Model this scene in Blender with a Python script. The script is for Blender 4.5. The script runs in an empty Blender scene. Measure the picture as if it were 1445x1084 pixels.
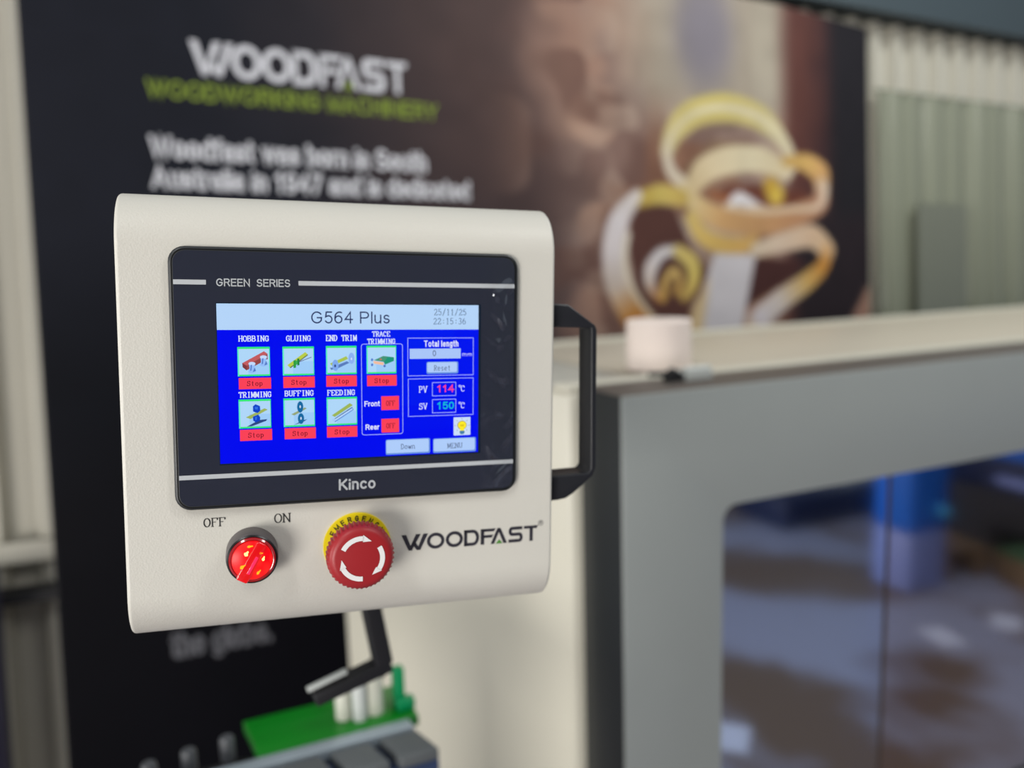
import bpy, bmesh, math, random
import numpy as np
from mathutils import Matrix, Vector
random.seed(4)
S = bpy.context.scene
COL = S.collection
PI = math.pi

# ------------------------------------------------------------------ camera
cam_d = bpy.data.cameras.new('camera'); cam = bpy.data.objects.new('camera', cam_d); COL.objects.link(cam)
CR = [[0.90753757, 0.08760406, -0.41073238], [-0.41895095, 0.12072889, -0.89994702], [-0.02925175, 0.98881245, 0.14626781]]
cam.matrix_world = Matrix.Translation((0, 0, 1.45)) @ Matrix(CR).to_4x4()
cam_d.sensor_width = 36; cam_d.lens = 36 * 1180 / 1445
cam_d.clip_start = .01; cam_d.clip_end = 100
cam_d.dof.use_dof = True; cam_d.dof.focus_distance = .465; cam_d.dof.aperture_fstop = 3.5
S.camera = cam
# ------------------------------------------------------------------ light
W = bpy.data.worlds.new('world'); S.world = W; W.use_nodes = True
W.node_tree.nodes['Background'].inputs[0].default_value = (.86, .93, 1, 1)
W.node_tree.nodes['Background'].inputs[1].default_value = .34
S.view_settings.view_transform = 'Standard'; S.view_settings.look = 'None'
S.view_settings.exposure = 0; S.view_settings.gamma = 1; S.view_settings.use_curve_mapping = False
def area(name, loc, target, sx, sy, power, color):
    d = bpy.data.lights.new(name, 'AREA'); d.shape = 'RECTANGLE'; d.size = sx; d.size_y = sy; d.energy = power; d.color = color
    o = bpy.data.objects.new(name, d); COL.objects.link(o); o.location = loc
    o.rotation_euler = (Vector(target) - Vector(loc)).to_track_quat('-Z', 'Y').to_euler()
    return o
area('ceiling_light', (-1.3, -.9, 3.6), (.1, .6, 1.3), .35, 1.3, 23, (1, .985, .96))
area('ceiling_light', (1.5, -1.1, 3.6), (.1, .6, 1.3), .35, 1.3, 20, (1, .985, .96))
area('ceiling_light', (2.6, .9, 3.6), (2.4, 2.1, 1.5), 1.6, .5, 40, (.97, 1, .98))
area('front_fill_light', (-4.3, -3.6, .92), (.3, .8, 1.3), 2.6, 1.8, 240, (1, .965, .92))  # added fill from behind the camera, its source is unseen
area('side_fill_light', (-4.6, .9, 1.3), (.6, 1.3, .75), 1.8, 1.8, 76, (1, .985, .95))  # added fill from the left to brighten the cream machine end

# ------------------------------------------------------------------ materials
def lin(c):
    return tuple(((v/255)/12.92 if v/255 <= .04045 else ((v/255+.055)/1.055)**2.4) for v in c)
def mat(name, rgb, rough=.5, metal=0., bump=None, spec=.5, emis=None, var=0, coat=0):
    m = bpy.data.materials.new(name); m.use_nodes = True; nt = m.node_tree; b = nt.nodes['Principled BSDF']
    c = lin(rgb); b.inputs['Base Color'].default_value = (*c, 1)
    b.inputs['Roughness'].default_value = rough; b.inputs['Metallic'].default_value = metal
    b.inputs['Specular IOR Level'].default_value = spec; b.inputs['Coat Weight'].default_value = coat
    tc = nt.nodes.new('ShaderNodeTexCoord')
    if emis: b.inputs['Emission Color'].default_value = (*lin(emis[0]), 1); b.inputs['Emission Strength'].default_value = emis[1]
    if var:
        n = nt.nodes.new('ShaderNodeTexNoise'); n.inputs['Scale'].default_value = 9; n.inputs['Detail'].default_value = 4
        r = nt.nodes.new('ShaderNodeMapRange'); r.inputs[3].default_value = 1-var; r.inputs[4].default_value = 1+var
        mx = nt.nodes.new('ShaderNodeVectorMath'); mx.operation = 'SCALE'; mx.inputs[0].default_value = c
        nt.links.new(tc.outputs['Object'], n.inputs['Vector']); nt.links.new(n.outputs[0], r.inputs[0])
        nt.links.new(r.outputs[0], mx.inputs['Scale']); nt.links.new(mx.outputs[0], b.inputs['Base Color'])
    if bump:
        kind, scale, strength, dist = bump
        n = nt.nodes.new('ShaderNodeTexVoronoi' if kind == 'v' else 'ShaderNodeTexNoise')
        n.inputs['Scale'].default_value = scale
        if kind == 'v': n.feature = 'SMOOTH_F1'
        bp = nt.nodes.new('ShaderNodeBump'); bp.inputs['Strength'].default_value = strength; bp.inputs['Distance'].default_value = dist
        nt.links.new(tc.outputs['Object'], n.inputs['Vector']); nt.links.new(n.outputs[0], bp.inputs['Height']); nt.links.new(bp.outputs[0], b.inputs['Normal'])
    return m
M = {}
M['cream'] = mat('cream powder coat', (211, 208, 198), .40, bump=('v', 900, .22, .0005), var=.02)
M['cream_plain'] = mat('cream machine paint', (212, 208, 192), .35, var=.03)
M['bezel'] = mat('black plastic', (38, 41, 43), .38)
M['glassface'] = mat('printed black faceplate', (43, 46, 59), .12, spec=.5)
M['black_metal'] = mat('black handle plastic', (30, 31, 36), .38, bump=('n', 900, .1, .0003))
M['collar'] = mat('grey satin collar', (92, 86, 86), .5, metal=.0)
M['rim'] = mat('black rim', (10, 10, 11), .3)
M['yellow'] = mat('yellow plate', (233, 208, 8), .45)
M['red_knob'] = mat('red mushroom plastic', (160, 30, 36), .42, bump=('n', 700, .08, .0003))
M['white_print'] = mat('white print', (236, 234, 232), .5)
M['grey_print'] = mat('silver print', (190, 194, 197), .4)
M['black_print'] = mat('black print', (20, 20, 22), .5)
M['logo_print'] = mat('charcoal print', (44, 42, 52), .5)
M['green_print'] = mat('green print', (74, 140, 44), .5)
M['hood_grey'] = mat('hood grey paint', (144, 149, 147), .38, var=.03)
M['charcoal'] = mat('charcoal paint', (31, 35, 38), .42, var=.04)
M['hood_top'] = mat('hood top paint', (92, 84, 78), .5)
M['wall'] = mat('corrugated cladding paint', (190, 186, 173), .34, var=.03)
M['wall_low'] = mat('glossy folded curtain sheet', (134, 137, 120), .18, var=.05)
M['wall_reflection'] = mat('grey green reflection tone', (116, 119, 106), .3, var=.05)  # colour of a dark reflection in the glossy curtain
M['beam'] = mat('dark teal beam paint', (58, 70, 76), .5)
M['dark'] = mat('dark metal', (22, 22, 26), .5)
M['roll'] = mat('white tape roll', (248, 232, 222), .7)
M['pale'] = mat('pale metal', (196, 200, 196), .4)
M['green'] = mat('green polymer plate', (0, 122, 22), .3)
M['teal'] = mat('teal green plastic', (0, 140, 84), .35)
M['pad'] = mat('grey rubber pad', (92, 96, 98), .6)
M['railm'] = mat('pale blue steel rail', (160, 172, 180), .35, metal=.2)
M['navy'] = mat('slate blue paint', (52, 68, 104), .45)
M['clearish'] = mat('pale roller cylinder', (206, 206, 192), .3)
M['knobm'] = mat('grey cap', (84, 86, 90), .4)
M['wood'] = mat('pallet wood', (138, 112, 80), .7, var=.2)
M['wood_green'] = mat('green stained wood', (84, 120, 78), .7, var=.2)
M['blue'] = mat('bright blue paint', (36, 118, 226), .35)
M['dblue'] = mat('deep navy paint', (18, 34, 72), .4)
M['paper'] = mat('white paper', (232, 236, 250), .6)
M['lilac'] = mat('lilac panel', (150, 165, 225), .4)
def floor_mat():
    m = mat('concrete floor', (120, 112, 108), .35); nt = m.node_tree; b = nt.nodes['Principled BSDF']
    tc = nt.nodes.new('ShaderNodeTexCoord'); n = nt.nodes.new('ShaderNodeTexNoise'); n.inputs['Scale'].default_value = 1.3; n.inputs['Detail'].default_value = 3
    r = nt.nodes.new('ShaderNodeValToRGB'); r.color_ramp.elements[0].position = .44; r.color_ramp.elements[1].position = .56
    r.color_ramp.elements[0].color = (*lin((120, 98, 78)), 1); r.color_ramp.elements[1].color = (*lin((170, 172, 190)), 1)
    nt.links.new(tc.outputs['Object'], n.inputs['Vector']); nt.links.new(n.outputs[0], r.inputs[0]); nt.links.new(r.outputs[0], b.inputs['Base Color'])
    return m
M['floor'] = floor_mat()
def col_mat(name, emission):
    m = bpy.data.materials.new(name); m.use_nodes = True; nt = m.node_tree; b = nt.nodes['Principled BSDF']
    a = nt.nodes.new('ShaderNodeAttribute'); a.attribute_name = 'Col'
    if emission:
        b.inputs['Base Color'].default_value = (.0, .0, .0, 1); b.inputs['Roughness'].default_value = .2; b.inputs['Specular IOR Level'].default_value = .15
        nt.links.new(a.outputs['Color'], b.inputs['Emission Color']); b.inputs['Emission Strength'].default_value = emission
    else:
        nt.links.new(a.outputs['Color'], b.inputs['Base Color']); b.inputs['Roughness'].default_value = .5; b.inputs['Specular IOR Level'].default_value = .12
    return m
M['screen'] = col_mat('lit display pixels', 1.0)
M['printcol'] = col_mat('printed banner vinyl', 0)
def glass_mat(name, tint, refl, fac, rough=.02, bump=None):
    m = bpy.data.materials.new(name); m.use_nodes = True; nt = m.node_tree; nt.nodes.clear()
    o = nt.nodes.new('ShaderNodeOutputMaterial'); mx = nt.nodes.new('ShaderNodeMixShader')
    t = nt.nodes.new('ShaderNodeBsdfTransparent'); g = nt.nodes.new('ShaderNodeBsdfGlossy')
    t.inputs[0].default_value = (*tint, 1); g.inputs[0].default_value = (*refl, 1); g.inputs['Roughness'].default_value = rough
    mx.inputs[0].default_value = fac
    nt.links.new(t.outputs[0], mx.inputs[1]); nt.links.new(g.outputs[0], mx.inputs[2]); nt.links.new(mx.outputs[0], o.inputs[0])
    if bump:
        tc = nt.nodes.new('ShaderNodeTexCoord'); n = nt.nodes.new('ShaderNodeTexNoise'); n.inputs['Scale'].default_value = bump[0]; n.inputs['Detail'].default_value = 1.5
        n.inputs['Distortion'].default_value = 1.2
        bp = nt.nodes.new('ShaderNodeBump'); bp.inputs['Strength'].default_value = bump[1]; bp.inputs['Distance'].default_value = bump[2]
        # the film is creased mostly along its right margin
        sx = nt.nodes.new('ShaderNodeSeparateXYZ'); mr = nt.nodes.new('ShaderNodeMapRange'); mr.inputs[1].default_value = .02; mr.inputs[2].default_value = .095; mr.inputs[3].default_value = .12
        ml = nt.nodes.new('ShaderNodeMath'); ml.operation = 'MULTIPLY'
        nt.links.new(tc.outputs['Object'], sx.inputs[0]); nt.links.new(sx.outputs[0], mr.inputs[0]); nt.links.new(mr.outputs[0], ml.inputs[1])
        nt.links.new(tc.outputs['Object'], n.inputs['Vector']); nt.links.new(n.outputs[0], ml.inputs[0]); nt.links.new(ml.outputs[0], bp.inputs['Height']); nt.links.new(bp.outputs[0], g.inputs['Normal'])
    return m
M['film'] = glass_mat('clear protective film', (1, 1, 1), (.88, .94, 1), .016, .07)
def film_margin():     # the film stands off the glass and mirrors more towards its loose right margin
    nt = M['film'].node_tree; tc = nt.nodes.new('ShaderNodeTexCoord'); sx = nt.nodes.new('ShaderNodeSeparateXYZ'); mr = nt.nodes.new('ShaderNodeMapRange')
    mr.inputs[1].default_value = .077; mr.inputs[2].default_value = .094; mr.inputs[3].default_value = .016; mr.inputs[4].default_value = .14
    mx = [n for n in nt.nodes if n.type == 'MIX_SHADER'][0]
    nt.links.new(tc.outputs['Object'], sx.inputs[0]); nt.links.new(sx.outputs[0], mr.inputs[0]); nt.links.new(mr.outputs[0], mx.inputs[0])
film_margin()
M['pane'] = glass_mat('tinted window glass', (.42, .42, .50), (.74, .82, 1.0), .62, .07)
M['pane2'] = glass_mat('browner window glass', (.46, .42, .38), (.78, .76, .84), .55, .07)
def lens_mat():
    m = mat('lit red lens', (190, 0, 6), .35, coat=0, spec=.3); nt = m.node_tree; b = nt.nodes['Principled BSDF']
    tc = nt.nodes.new('ShaderNodeTexCoord'); n = nt.nodes.new('ShaderNodeTexVoronoi'); n.inputs['Scale'].default_value = 170
    r = nt.nodes.new('ShaderNodeValToRGB'); e = r.color_ramp.elements; e[0].position = 0; e[0].color = (1, .03, .02, 1); e[1].position = .75; e[1].color = (.55, 0, .005, 1)
    nt.links.new(tc.outputs['Object'], n.inputs['Vector']); nt.links.new(n.outputs['Distance'], r.inputs[0]); nt.links.new(r.outputs[0], b.inputs['Emission Color'])
    b.inputs['Emission Strength'].default_value = .95
    return m
M['lens'] = lens_mat()
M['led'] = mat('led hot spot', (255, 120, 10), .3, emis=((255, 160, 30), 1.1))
M['lens_dark'] = mat('deep red lens ring', (120, 0, 8), .15, emis=((150, 0, 8), .6), coat=1)
M['lens_edge'] = mat('bright red lens bar', (170, 4, 12), .25, emis=((214, 2, 8), .7), coat=1)

# ------------------------------------------------------------------ builders
class MB:
    def __init__(s): s.v = []; s.f = []; s.c = []; s.col = (1, 1, 1)
    def color(s, rgb): s.col = lin(rgb); return s
    def face(s, pts):
        i = len(s.v); s.v += [tuple(p) for p in pts]; s.f.append(tuple(range(i, i+len(pts)))); s.c.append(s.col)
    def poly(s, pts, y=0.): s.face([(p[0], y, p[1]) for p in pts]); return s
    def rect(s, x0, z0, x1, z1, y=0.): return s.poly([(x0, z0), (x1, z0), (x1, z1), (x0, z1)], y)
    def ribbon(s, pts, w, y=0., closed=False):
        n = len(pts); L = []; R = []
        ws = w if isinstance(w, (list, tuple)) else [w]*n
        for i in range(n):
            a = pts[(i-1) % n] if (closed or i) else pts[0]; b = pts[i]; c = pts[(i+1) % n] if (closed or i < n-1) else pts[-1]
            d1 = Vector((b[0]-a[0], b[1]-a[1])); d2 = Vector((c[0]-b[0], c[1]-b[1]))
            if d1.length < 1e-9: d1 = d2
            if d2.length < 1e-9: d2 = d1
            d1.normalize(); d2.normalize(); n1 = Vector((-d1.y, d1.x)); n2 = Vector((-d2.y, d2.x)); m = n1+n2
            if m.length < 1e-6: m = n1
            m.normalize(); k = ws[i]/2/max(.4, m.dot(n1))
            L.append((b[0]+m.x*k, b[1]+m.y*k)); R.append((b[0]-m.x*k, b[1]-m.y*k))
        for i in range(n if closed else n-1):
            j = (i+1) % n; s.poly([L[i], R[i], R[j], L[j]], y)
        return s
    def ell(s, cx, cz, rx, rz, y=0., n=24, rot=0):
        c, q = math.cos(rot), math.sin(rot)
        return s.poly([(cx+rx*math.cos(a)*c-rz*math.sin(a)*q, cz+rx*math.cos(a)*q+rz*math.sin(a)*c) for a in [2*PI*i/n for i in range(n)]], y)
    def box(s, x0, x1, y0, y1, z0, z1):
        v = [(x, y, z) for z in (z0, z1) for y in (y0, y1) for x in (x0, x1)]
        for f in ((0, 2, 3, 1), (4, 5, 7, 6), (0, 1, 5, 4), (2, 6, 7, 3), (0, 4, 6, 2), (1, 3, 7, 5)): s.face([v[i] for i in f])
        return s
    def prism(s, pts, y0, y1):       # outline in x,z pushed along y
        s.poly(pts, y0); s.poly(pts[::-1], y1); n = len(pts)
        for i in range(n):
            a, b = pts[i], pts[(i+1) % n]; s.face([(a[0], y0, a[1]), (a[0], y1, a[1]), (b[0], y1, b[1]), (b[0], y0, b[1])])
        return s
    def tube(s, p, r, n=16, caps=True):
        p = [Vector(a) for a in p]; rs = r if isinstance(r, (list, tuple)) else [r]*len(p); rings = []
        for i, a in enumerate(p):
            d = (p[min(i+1, len(p)-1)]-p[max(i-1, 0)]).normalized(); u = d.cross(Vector((0, 0, 1)))
            if u.length < .05: u = d.cross(Vector((1, 0, 0)))
            u.normalize(); w = d.cross(u)
            rings.append([a+(u*math.cos(2*PI*k/n)+w*math.sin(2*PI*k/n))*rs[i] for k in range(n)])
        for a, b in zip(rings, rings[1:]):
            for k in range(n): s.face([a[k], a[(k+1) % n], b[(k+1) % n], b[k]])
        if caps: s.face(rings[0][::-1]); s.face(rings[-1])
        return s
    def lathe(s, prof, cx, cz, n=48, axis='y', mod=None):    # prof = [(radius, depth)]
        rings = []
        for r, t in prof:
            ring = []
            for k in range(n):
                a = 2*PI*k/n; rr = r*(mod(k, r) if mod else 1)
                ring.append((cx+rr*math.cos(a), t, cz+rr*math.sin(a)) if axis == 'y' else (cx+rr*math.cos(a), cz+rr*math.sin(a), t))
            rings.append(ring)
        for a, b in zip(rings, rings[1:]):
            for k in range(n): s.face([a[k], a[(k+1) % n], b[(k+1) % n], b[k]])
        if prof[-1][0] > 1e-5: s.face(rings[-1])
        if prof[0][0] > 1e-5: s.face(rings[0][::-1])
        return s
    def build(s, name, m, parent=None, bevel=0, smooth=False, merge=True, seg=3):
        me = bpy.data.meshes.new(name); me.from_pydata(s.v, [], s.f)
        ca = me.color_attributes.new('Col', 'FLOAT_COLOR', 'CORNER')
        buf = []
        for f, c in zip(s.f, s.c): buf += [c[0], c[1], c[2], 1]*len(f)
        if len(buf) == len(ca.data)*4: ca.data.foreach_set('color', buf)
        if merge:
            bm = bmesh.new(); bm.from_mesh(me); bmesh.ops.remove_doubles(bm, verts=bm.verts, dist=1e-6)
            bmesh.ops.recalc_face_normals(bm, faces=bm.faces); bm.to_mesh(me); bm.free()
        if smooth:
            for p in me.polygons: p.use_smooth = True
        me.materials.append(m); o = bpy.data.objects.new(name, me); COL.objects.link(o)
        if parent: o.parent = parent
        if smooth: 
            md = o.modifiers.new('sharp', 'EDGE_SPLIT'); md.split_angle = .6
        if bevel:
            b = o.modifiers.new('bevel', 'BEVEL'); b.width = bevel; b.segments = seg; b.limit_method = 'ANGLE'; b.angle_limit = .6; b.harden_normals = False
            for p in me.polygons: p.use_smooth = True
            if smooth: o.modifiers.move(1, 0)
        return o
def thing(name, label, cat, loc=(0, 0, 0), rot=None, group=None):
    o = bpy.data.objects.new(name, None); COL.objects.link(o); o.empty_display_size = .05
    o.matrix_world = Matrix.Translation(loc) @ (Matrix(rot).to_4x4() if rot else Matrix.Identity(4))
    tag(o, label, cat, group); return o
def tag(o, label, cat, group=None):
    o['label'] = label; o['category'] = cat
    if group: o['group'] = group
    return o
def struct(o): o['kind'] = 'structure'; return o
def rrect(x0, z0, x1, z1, r, n=6):
    p = []
    for cx, cz, a in ((x1-r, z1-r, 0), (x0+r, z1-r, PI/2), (x0+r, z0+r, PI), (x1-r, z0+r, 1.5*PI)):
        for k in range(n+1): t = a+PI/2*k/n; p.append((cx+r*math.cos(t), cz+r*math.sin(t)))
    return p
# narrow serif lettering drawn as strokes (thick uprights, thin bars)
def arc(cx, cy, rx, ry, a0, a1, n=8): return [(cx+rx*math.cos(math.radians(a0+(a1-a0)*i/n)), cy+ry*math.sin(math.radians(a0+(a1-a0)*i/n))) for i in range(n+1)]
def sf(x, y, w=.16): return [(x-w, y), (x+w, y)]
G = {
 'H': [[(.15, 0), (.15, 1)], [(.85, 0), (.85, 1)], [(.15, .5), (.85, .5)], sf(.15, 0), sf(.15, 1), sf(.85, 0), sf(.85, 1)],
 'O': [arc(.5, .5, .4, .5, 0, 360, 18)], 'C': [arc(.52, .5, .4, .5, 45, 315, 14), [(.82, .95), (.82, .7)]],
 'G': [arc(.52, .5, .4, .5, 45, 320, 14), [(.82, .45), (.82, .1)], [(.6, .45), (.98, .45)], [(.82, .95), (.82, .7)]],
 'B': [[(.15, 0), (.15, 1)], [(.02, 1), (.5, 1)]+arc(.5, .76, .3, .24, 90, -90, 6)+[(.15, .52)], [(.5, .52)]+arc(.52, .26, .36, .26, 90, -90, 6)+[(.02, 0)]],
 'I': [[(.5, 0), (.5, 1)], sf(.5, 0, .25), sf(.5, 1, .25)],
 'N': [[(.15, 0), (.15, 1)], [(.15, 1), (.85, 0)], [(.85, 0), (.85, 1)], sf(.15, 0), sf(.85, 1), sf(.1, 1, .1)],
 'L': [[(.2, 0), (.2, 1)], [(.05, 0), (.9, 0), (.9, .2)], sf(.2, 1)],
 'U': [[(.15, 1), (.15, .3)]+arc(.5, .3, .35, .3, 180, 360, 8)+[(.85, 1)], sf(.15, 1), sf(.85, 1)],
 'E': [[(.2, 0), (.2, 1)], [(.05, 1), (.88, 1), (.88, .8)], [(.2, .52), (.65, .52)], [(.05, 0), (.9, 0), (.9, .22)]],
 'F': [[(.2, 0), (.2, 1)], [(.05, 1), (.88, 1), (.88, .8)], [(.2, .52), (.65, .52)], sf(.2, 0)],
 'D': [[(.18, 0), (.18, 1)], [(.02, 1), (.4, 1)]+arc(.4, .5, .48, .5, 90, -90, 10)+[(.02, 0)]],
 'T': [[(.5, 0), (.5, 1)], [(.08, .8), (.08, 1), (.92, 1), (.92, .8)], sf(.5, 0)],
 'R': [[(.18, 0), (.18, 1)], [(.02, 1), (.5, 1)]+arc(.5, .75, .32, .25, 90, -90, 6)+[(.18, .5)], [(.45, .5), (.85, 0), (.98, 0)], sf(.18, 0)],
 'M': [[(.12, 0), (.12, 1)], [(.12, 1), (.5, .15), (.88, 1)], [(.88, 0), (.88, 1)], sf(.12, 0, .12), sf(.88, 0, .12)],
 'A': [[(.1, 0), (.5, 1), (.9, 0)], [(.26, .36), (.74, .36)], sf(.1, 0, .12), sf(.9, 0, .12)],
 'P': [[(.18, 0), (.18, 1)], [(.02, 1), (.5, 1)]+arc(.5, .73, .34, .27, 90, -90, 6)+[(.18, .46)], sf(.18, 0)],
 'V': [[(.1, 1), (.5, 0), (.9, 1)], sf(.1, 1), sf(.9, 1)],
 'S': [arc(.5, .74, .32, .26, 30, 230, 8)+arc(.5, .27, .36, .27, 70, -150, 10), [(.82, .98), (.82, .75)], [(.12, .02), (.12, .25)]],
 't': [[(.45, .95), (.45, .15)]+arc(.62, .15, .17, .15, 180, 300, 4), [(.2, .68), (.75, .68)]],
 'o': [arc(.5, .34, .34, .34, 0, 360, 14)],
 'p': [[(.2, .66), (.2, -.28)], arc(.52, .34, .32, .32, 150, -150, 12), sf(.2, -.28), sf(.12, .66, .08)],
 'w': [[(.05, .66), (.3, 0), (.5, .55), (.7, 0), (.95, .66)]],
 'n': [[(.18, 0), (.18, .66)], arc(.5, .4, .32, .26, 170, 0, 8)+[(.82, 0)], sf(.18, 0, .12), sf(.82, 0, .12)],
 'e': [arc(.5, .34, .34, .34, 5, 320, 12)[::1], [(.16, .36), (.84, .36)]],
 's': [arc(.5, .5, .26, .17, 30, 230, 6)+arc(.5, .17, .3, .17, 70, -150, 8)],
 '2': [arc(.5, .72, .33, .28, 170, -30, 8)+[(.12, 0)], [(.12, 0), (.88, 0), (.88, .15)]],
 '5': [[(.82, 1), (.25, 1), (.2, .55)]+arc(.48, .32, .34, .32, 120, -150, 10)],
 '1': [[(.3, .85), (.5, 1), (.5, 0)], sf(.5, 0, .22)], '/': [[(.15, -.1), (.85, 1.1)]],
 ':': [[(.45, .15), (.55, .15), (.55, .25), (.45, .25)], [(.45, .6), (.55, .6), (.55, .7), (.45, .7)]],
 '3': [arc(.48, .75, .3, .25, 150, -80, 8)+arc(.48, .27, .36, .27, 80, -150, 9)],
 '6': [arc(.5, .32, .34, .32, 0, 360, 14), [(.16, .35), (.25, .75), (.6, 1)]],
 ' ': [],
}
def serif(text, box, y, name, m, parent, rgb, thick=.15, thin=.075, pitch=1.12):
    x0, z0, x1, z1 = box; n = len(text); h = z1-z0; adv = (x1-x0)/(n-1+1/pitch) if n > 1 else (x1-x0); gw = adv/pitch
    b = MB(); b.color(rgb)
    for i, ch in enumerate(text):
        for st in G[ch]:
            pts = [(x0+i*adv+px*gw, z0+pz*h) for px, pz in st]
            ws = []
            for k in range(len(pts)):
                a = pts[max(k-1, 0)]; c = pts[min(k+1, len(pts)-1)]; dx, dz = c[0]-a[0], c[1]-a[1]; l = math.hypot(dx, dz) or 1
                ws.append(h*(thin+(thick-thin)*abs(dz/l)))
            if len(pts) == 4 and abs(dx) < 1e-9 and False: pass
            for k in range(len(pts)-1):
                a, c = pts[k], pts[k+1]; dx, dz = c[0]-a[0], c[1]-a[1]; l = math.hypot(dx, dz) or 1; w = h*(thin+(thick-thin)*abs(dz/l))/2
                nx, nz = -dz/l*w, dx/l*w; ex, ez = dx/l*w*.5, dz/l*w*.5
                b.poly([(a[0]+nx-ex, a[1]+nz-ez), (a[0]-nx-ex, a[1]-nz-ez), (c[0]-nx+ex, c[1]-nz+ez), (c[0]+nx+ex, c[1]+nz+ez)], y)
    return b.build(name, m, parent, merge=False)
# plain sans lettering drawn as even strokes: glyph = (width, strokes), unit = capital height
def ov(cx, cy, rx, ry, n=18): return [(cx+rx*math.cos(2*PI*i/n), cy+ry*math.sin(2*PI*i/n)) for i in range(n+1)]
XH = .72
A_ = {
 'G': (.78, [arc(.40, .5, .40, .5, 40, 330, 14)+[(.76, .48), (.44, .48)]]), 'R': (.68, [[(0, 0), (0, 1), (.42, 1)]+arc(.42, .755, .24, .245, 80, -80, 6)+[(.42, .51), (0, .51)], [(.40, .51), (.68, 0)]]),
 'E': (.6, [[(.6, 1), (0, 1), (0, 0), (.62, 0)], [(0, .52), (.55, .52)]]), 'N': (.7, [[(0, 0), (0, 1), (.7, 0), (.7, 1)]]),
 'S': (.64, [arc(.32, .745, .29, .255, 25, 255, 9)+arc(.32, .26, .32, .26, 75, -155, 10)]), 'I': (0, [[(0, 0), (0, 1)]]),
 'P': (.64, [[(0, 0), (0, 1), (.38, 1)]+arc(.38, .73, .26, .27, 80, -80, 6)+[(.38, .46), (0, .46)]]), 'K': (.62, [[(0, 0), (0, 1)], [(.60, 1), (.10, .48)], [(.22, .55), (.64, 0)]]),
 'F': (.55, [[(0, 0), (0, 1), (.58, 1)], [(0, .52), (.50, .52)]]), 'T': (.68, [[(0, 1), (.68, 1)], [(.34, 1), (.34, 0)]]), 'M': (.78, [[(0, 0), (0, 1), (.39, .08), (.78, 1), (.78, 0)]]),
 'W': (1.05, [[(0, 1), (.26, 0), (.525, .98), (.79, 0), (1.05, 1)]]), 'O': (.82, [ov(.41, .5, .41, .5)]), 'D': (.7, [[(0, 0), (0, 1), (.3, 1)]+arc(.3, .5, .4, .5, 85, -85, 10)+[(.3, 0), (0, 0)]]),
 'A': (.74, [[(0, 0), (.37, 1), (.74, 0)], [(.13, .34), (.61, .34)]]), 'C': (.74, [arc(.40, .5, .40, .5, 40, 320, 14)]), 'H': (.68, [[(0, 0), (0, 1)], [(.68, 0), (.68, 1)], [(0, .52), (.68, .52)]]), 'Y': (.7, [[(0, 1), (.35, .45), (.70, 1)], [(.35, .45), (.35, 0)]]),
 '5': (.52, [[(.50, 1), (.10, 1), (.05, .56)]+arc(.27, .33, .27, .33, 125, -150, 10)]), '6': (.54, [ov(.27, .32, .27, .32), arc(.36, .55, .36, .45, 65, 185, 7)+[(0, .32)]]),
 '4': (.56, [[(.42, 0), (.42, 1), (0, .32), (.58, .32)]]), '1': (.42, [[(.04, .76), (.26, .98), (.26, 0)]]), '0': (.5, [ov(.25, .5, .25, .5)]), '9': (.54, [ov(.27, .68, .27, .32), arc(.18, .45, .36, .45, -115, 5, 7)+[(.54, .68)]]), '7': (.52, [[(0, 1), (.52, 1), (.16, 0)]]),
 'l': (0, [[(0, 0), (0, 1)]]), 'i': (0, [[(0, 0), (0, .60)], [(0, .94), (0, .96)]]), 'u': (.46, [[(0, XH), (0, .2)]+arc(.21, .21, .21, .21, 180, 330, 6)+[(.46, .2)], [(.46, XH), (.46, 0)]]),
 's': (.42, [arc(.21, .535, .19, .185, 25, 255, 7)+arc(.21, .19, .21, .19, 75, -155, 8)]), 'n': (.44, [[(0, 0), (0, XH)], [(0, .48)]+arc(.22, .49, .22, .23, 160, 0, 7)+[(.44, 0)]]),
 'c': (.46, [arc(.26, .36, .26, .36, 45, 315, 11)]), 'o': (.52, [ov(.26, .36, .26, .36)]), 'e': (.5, [[(0, .38), (.5, .38)]+arc(.25, .36, .25, .36, 10, 320, 12)]),
 't': (.24, [[(.10, .96), (.10, .1), (.26, 0)], [(0, XH), (.26, XH)]]), 'a': (.46, [arc(.23, .50, .21, .22, 160, 0, 7)+[(.45, 0)], [(.44, .44), (.2, .38)]+arc(.17, .2, .17, .19, 110, 290, 6)+[(.44, .16)]]),
 'h': (.44, [[(0, 0), (0, 1)], [(0, .48)]+arc(.22, .49, .22, .23, 160, 0, 7)+[(.44, 0)]]), 'g': (.48, [ov(.24, .38, .24, .34), [(.48, XH), (.48, -.08)]+arc(.24, -.06, .24, .22, 0, -150, 6)]),
 'r': (.24, [[(0, 0), (0, XH)], [(0, .42), (.08, .64), (.26, XH-.02)]]), 'm': (.76, [[(0, 0), (0, XH)], [(0, .48)]+arc(.19, .49, .19, .23, 160, 0, 6)+[(.38, 0)], [(.38, .48)]+arc(.57, .49, .19, .23, 160, 0, 6)+[(.76, 0)]]),
 'd': (.5, [ov(.25, .36, .25, .36), [(.5, 0), (.5, 1)]]), 'b': (.5, [ov(.25, .36, .25, .36), [(0, 0), (0, 1)]]), 'f': (.26, [[(.08, 0), (.08, .84), (.28, 1)], [(-.04, XH), (.26, XH)]]), 'w': (.72, [[(0, XH), (.18, 0), (.36, XH), (.54, 0), (.72, XH)]]), '.': (0, [[(0, 0), (0, .12)]]),
}
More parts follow.
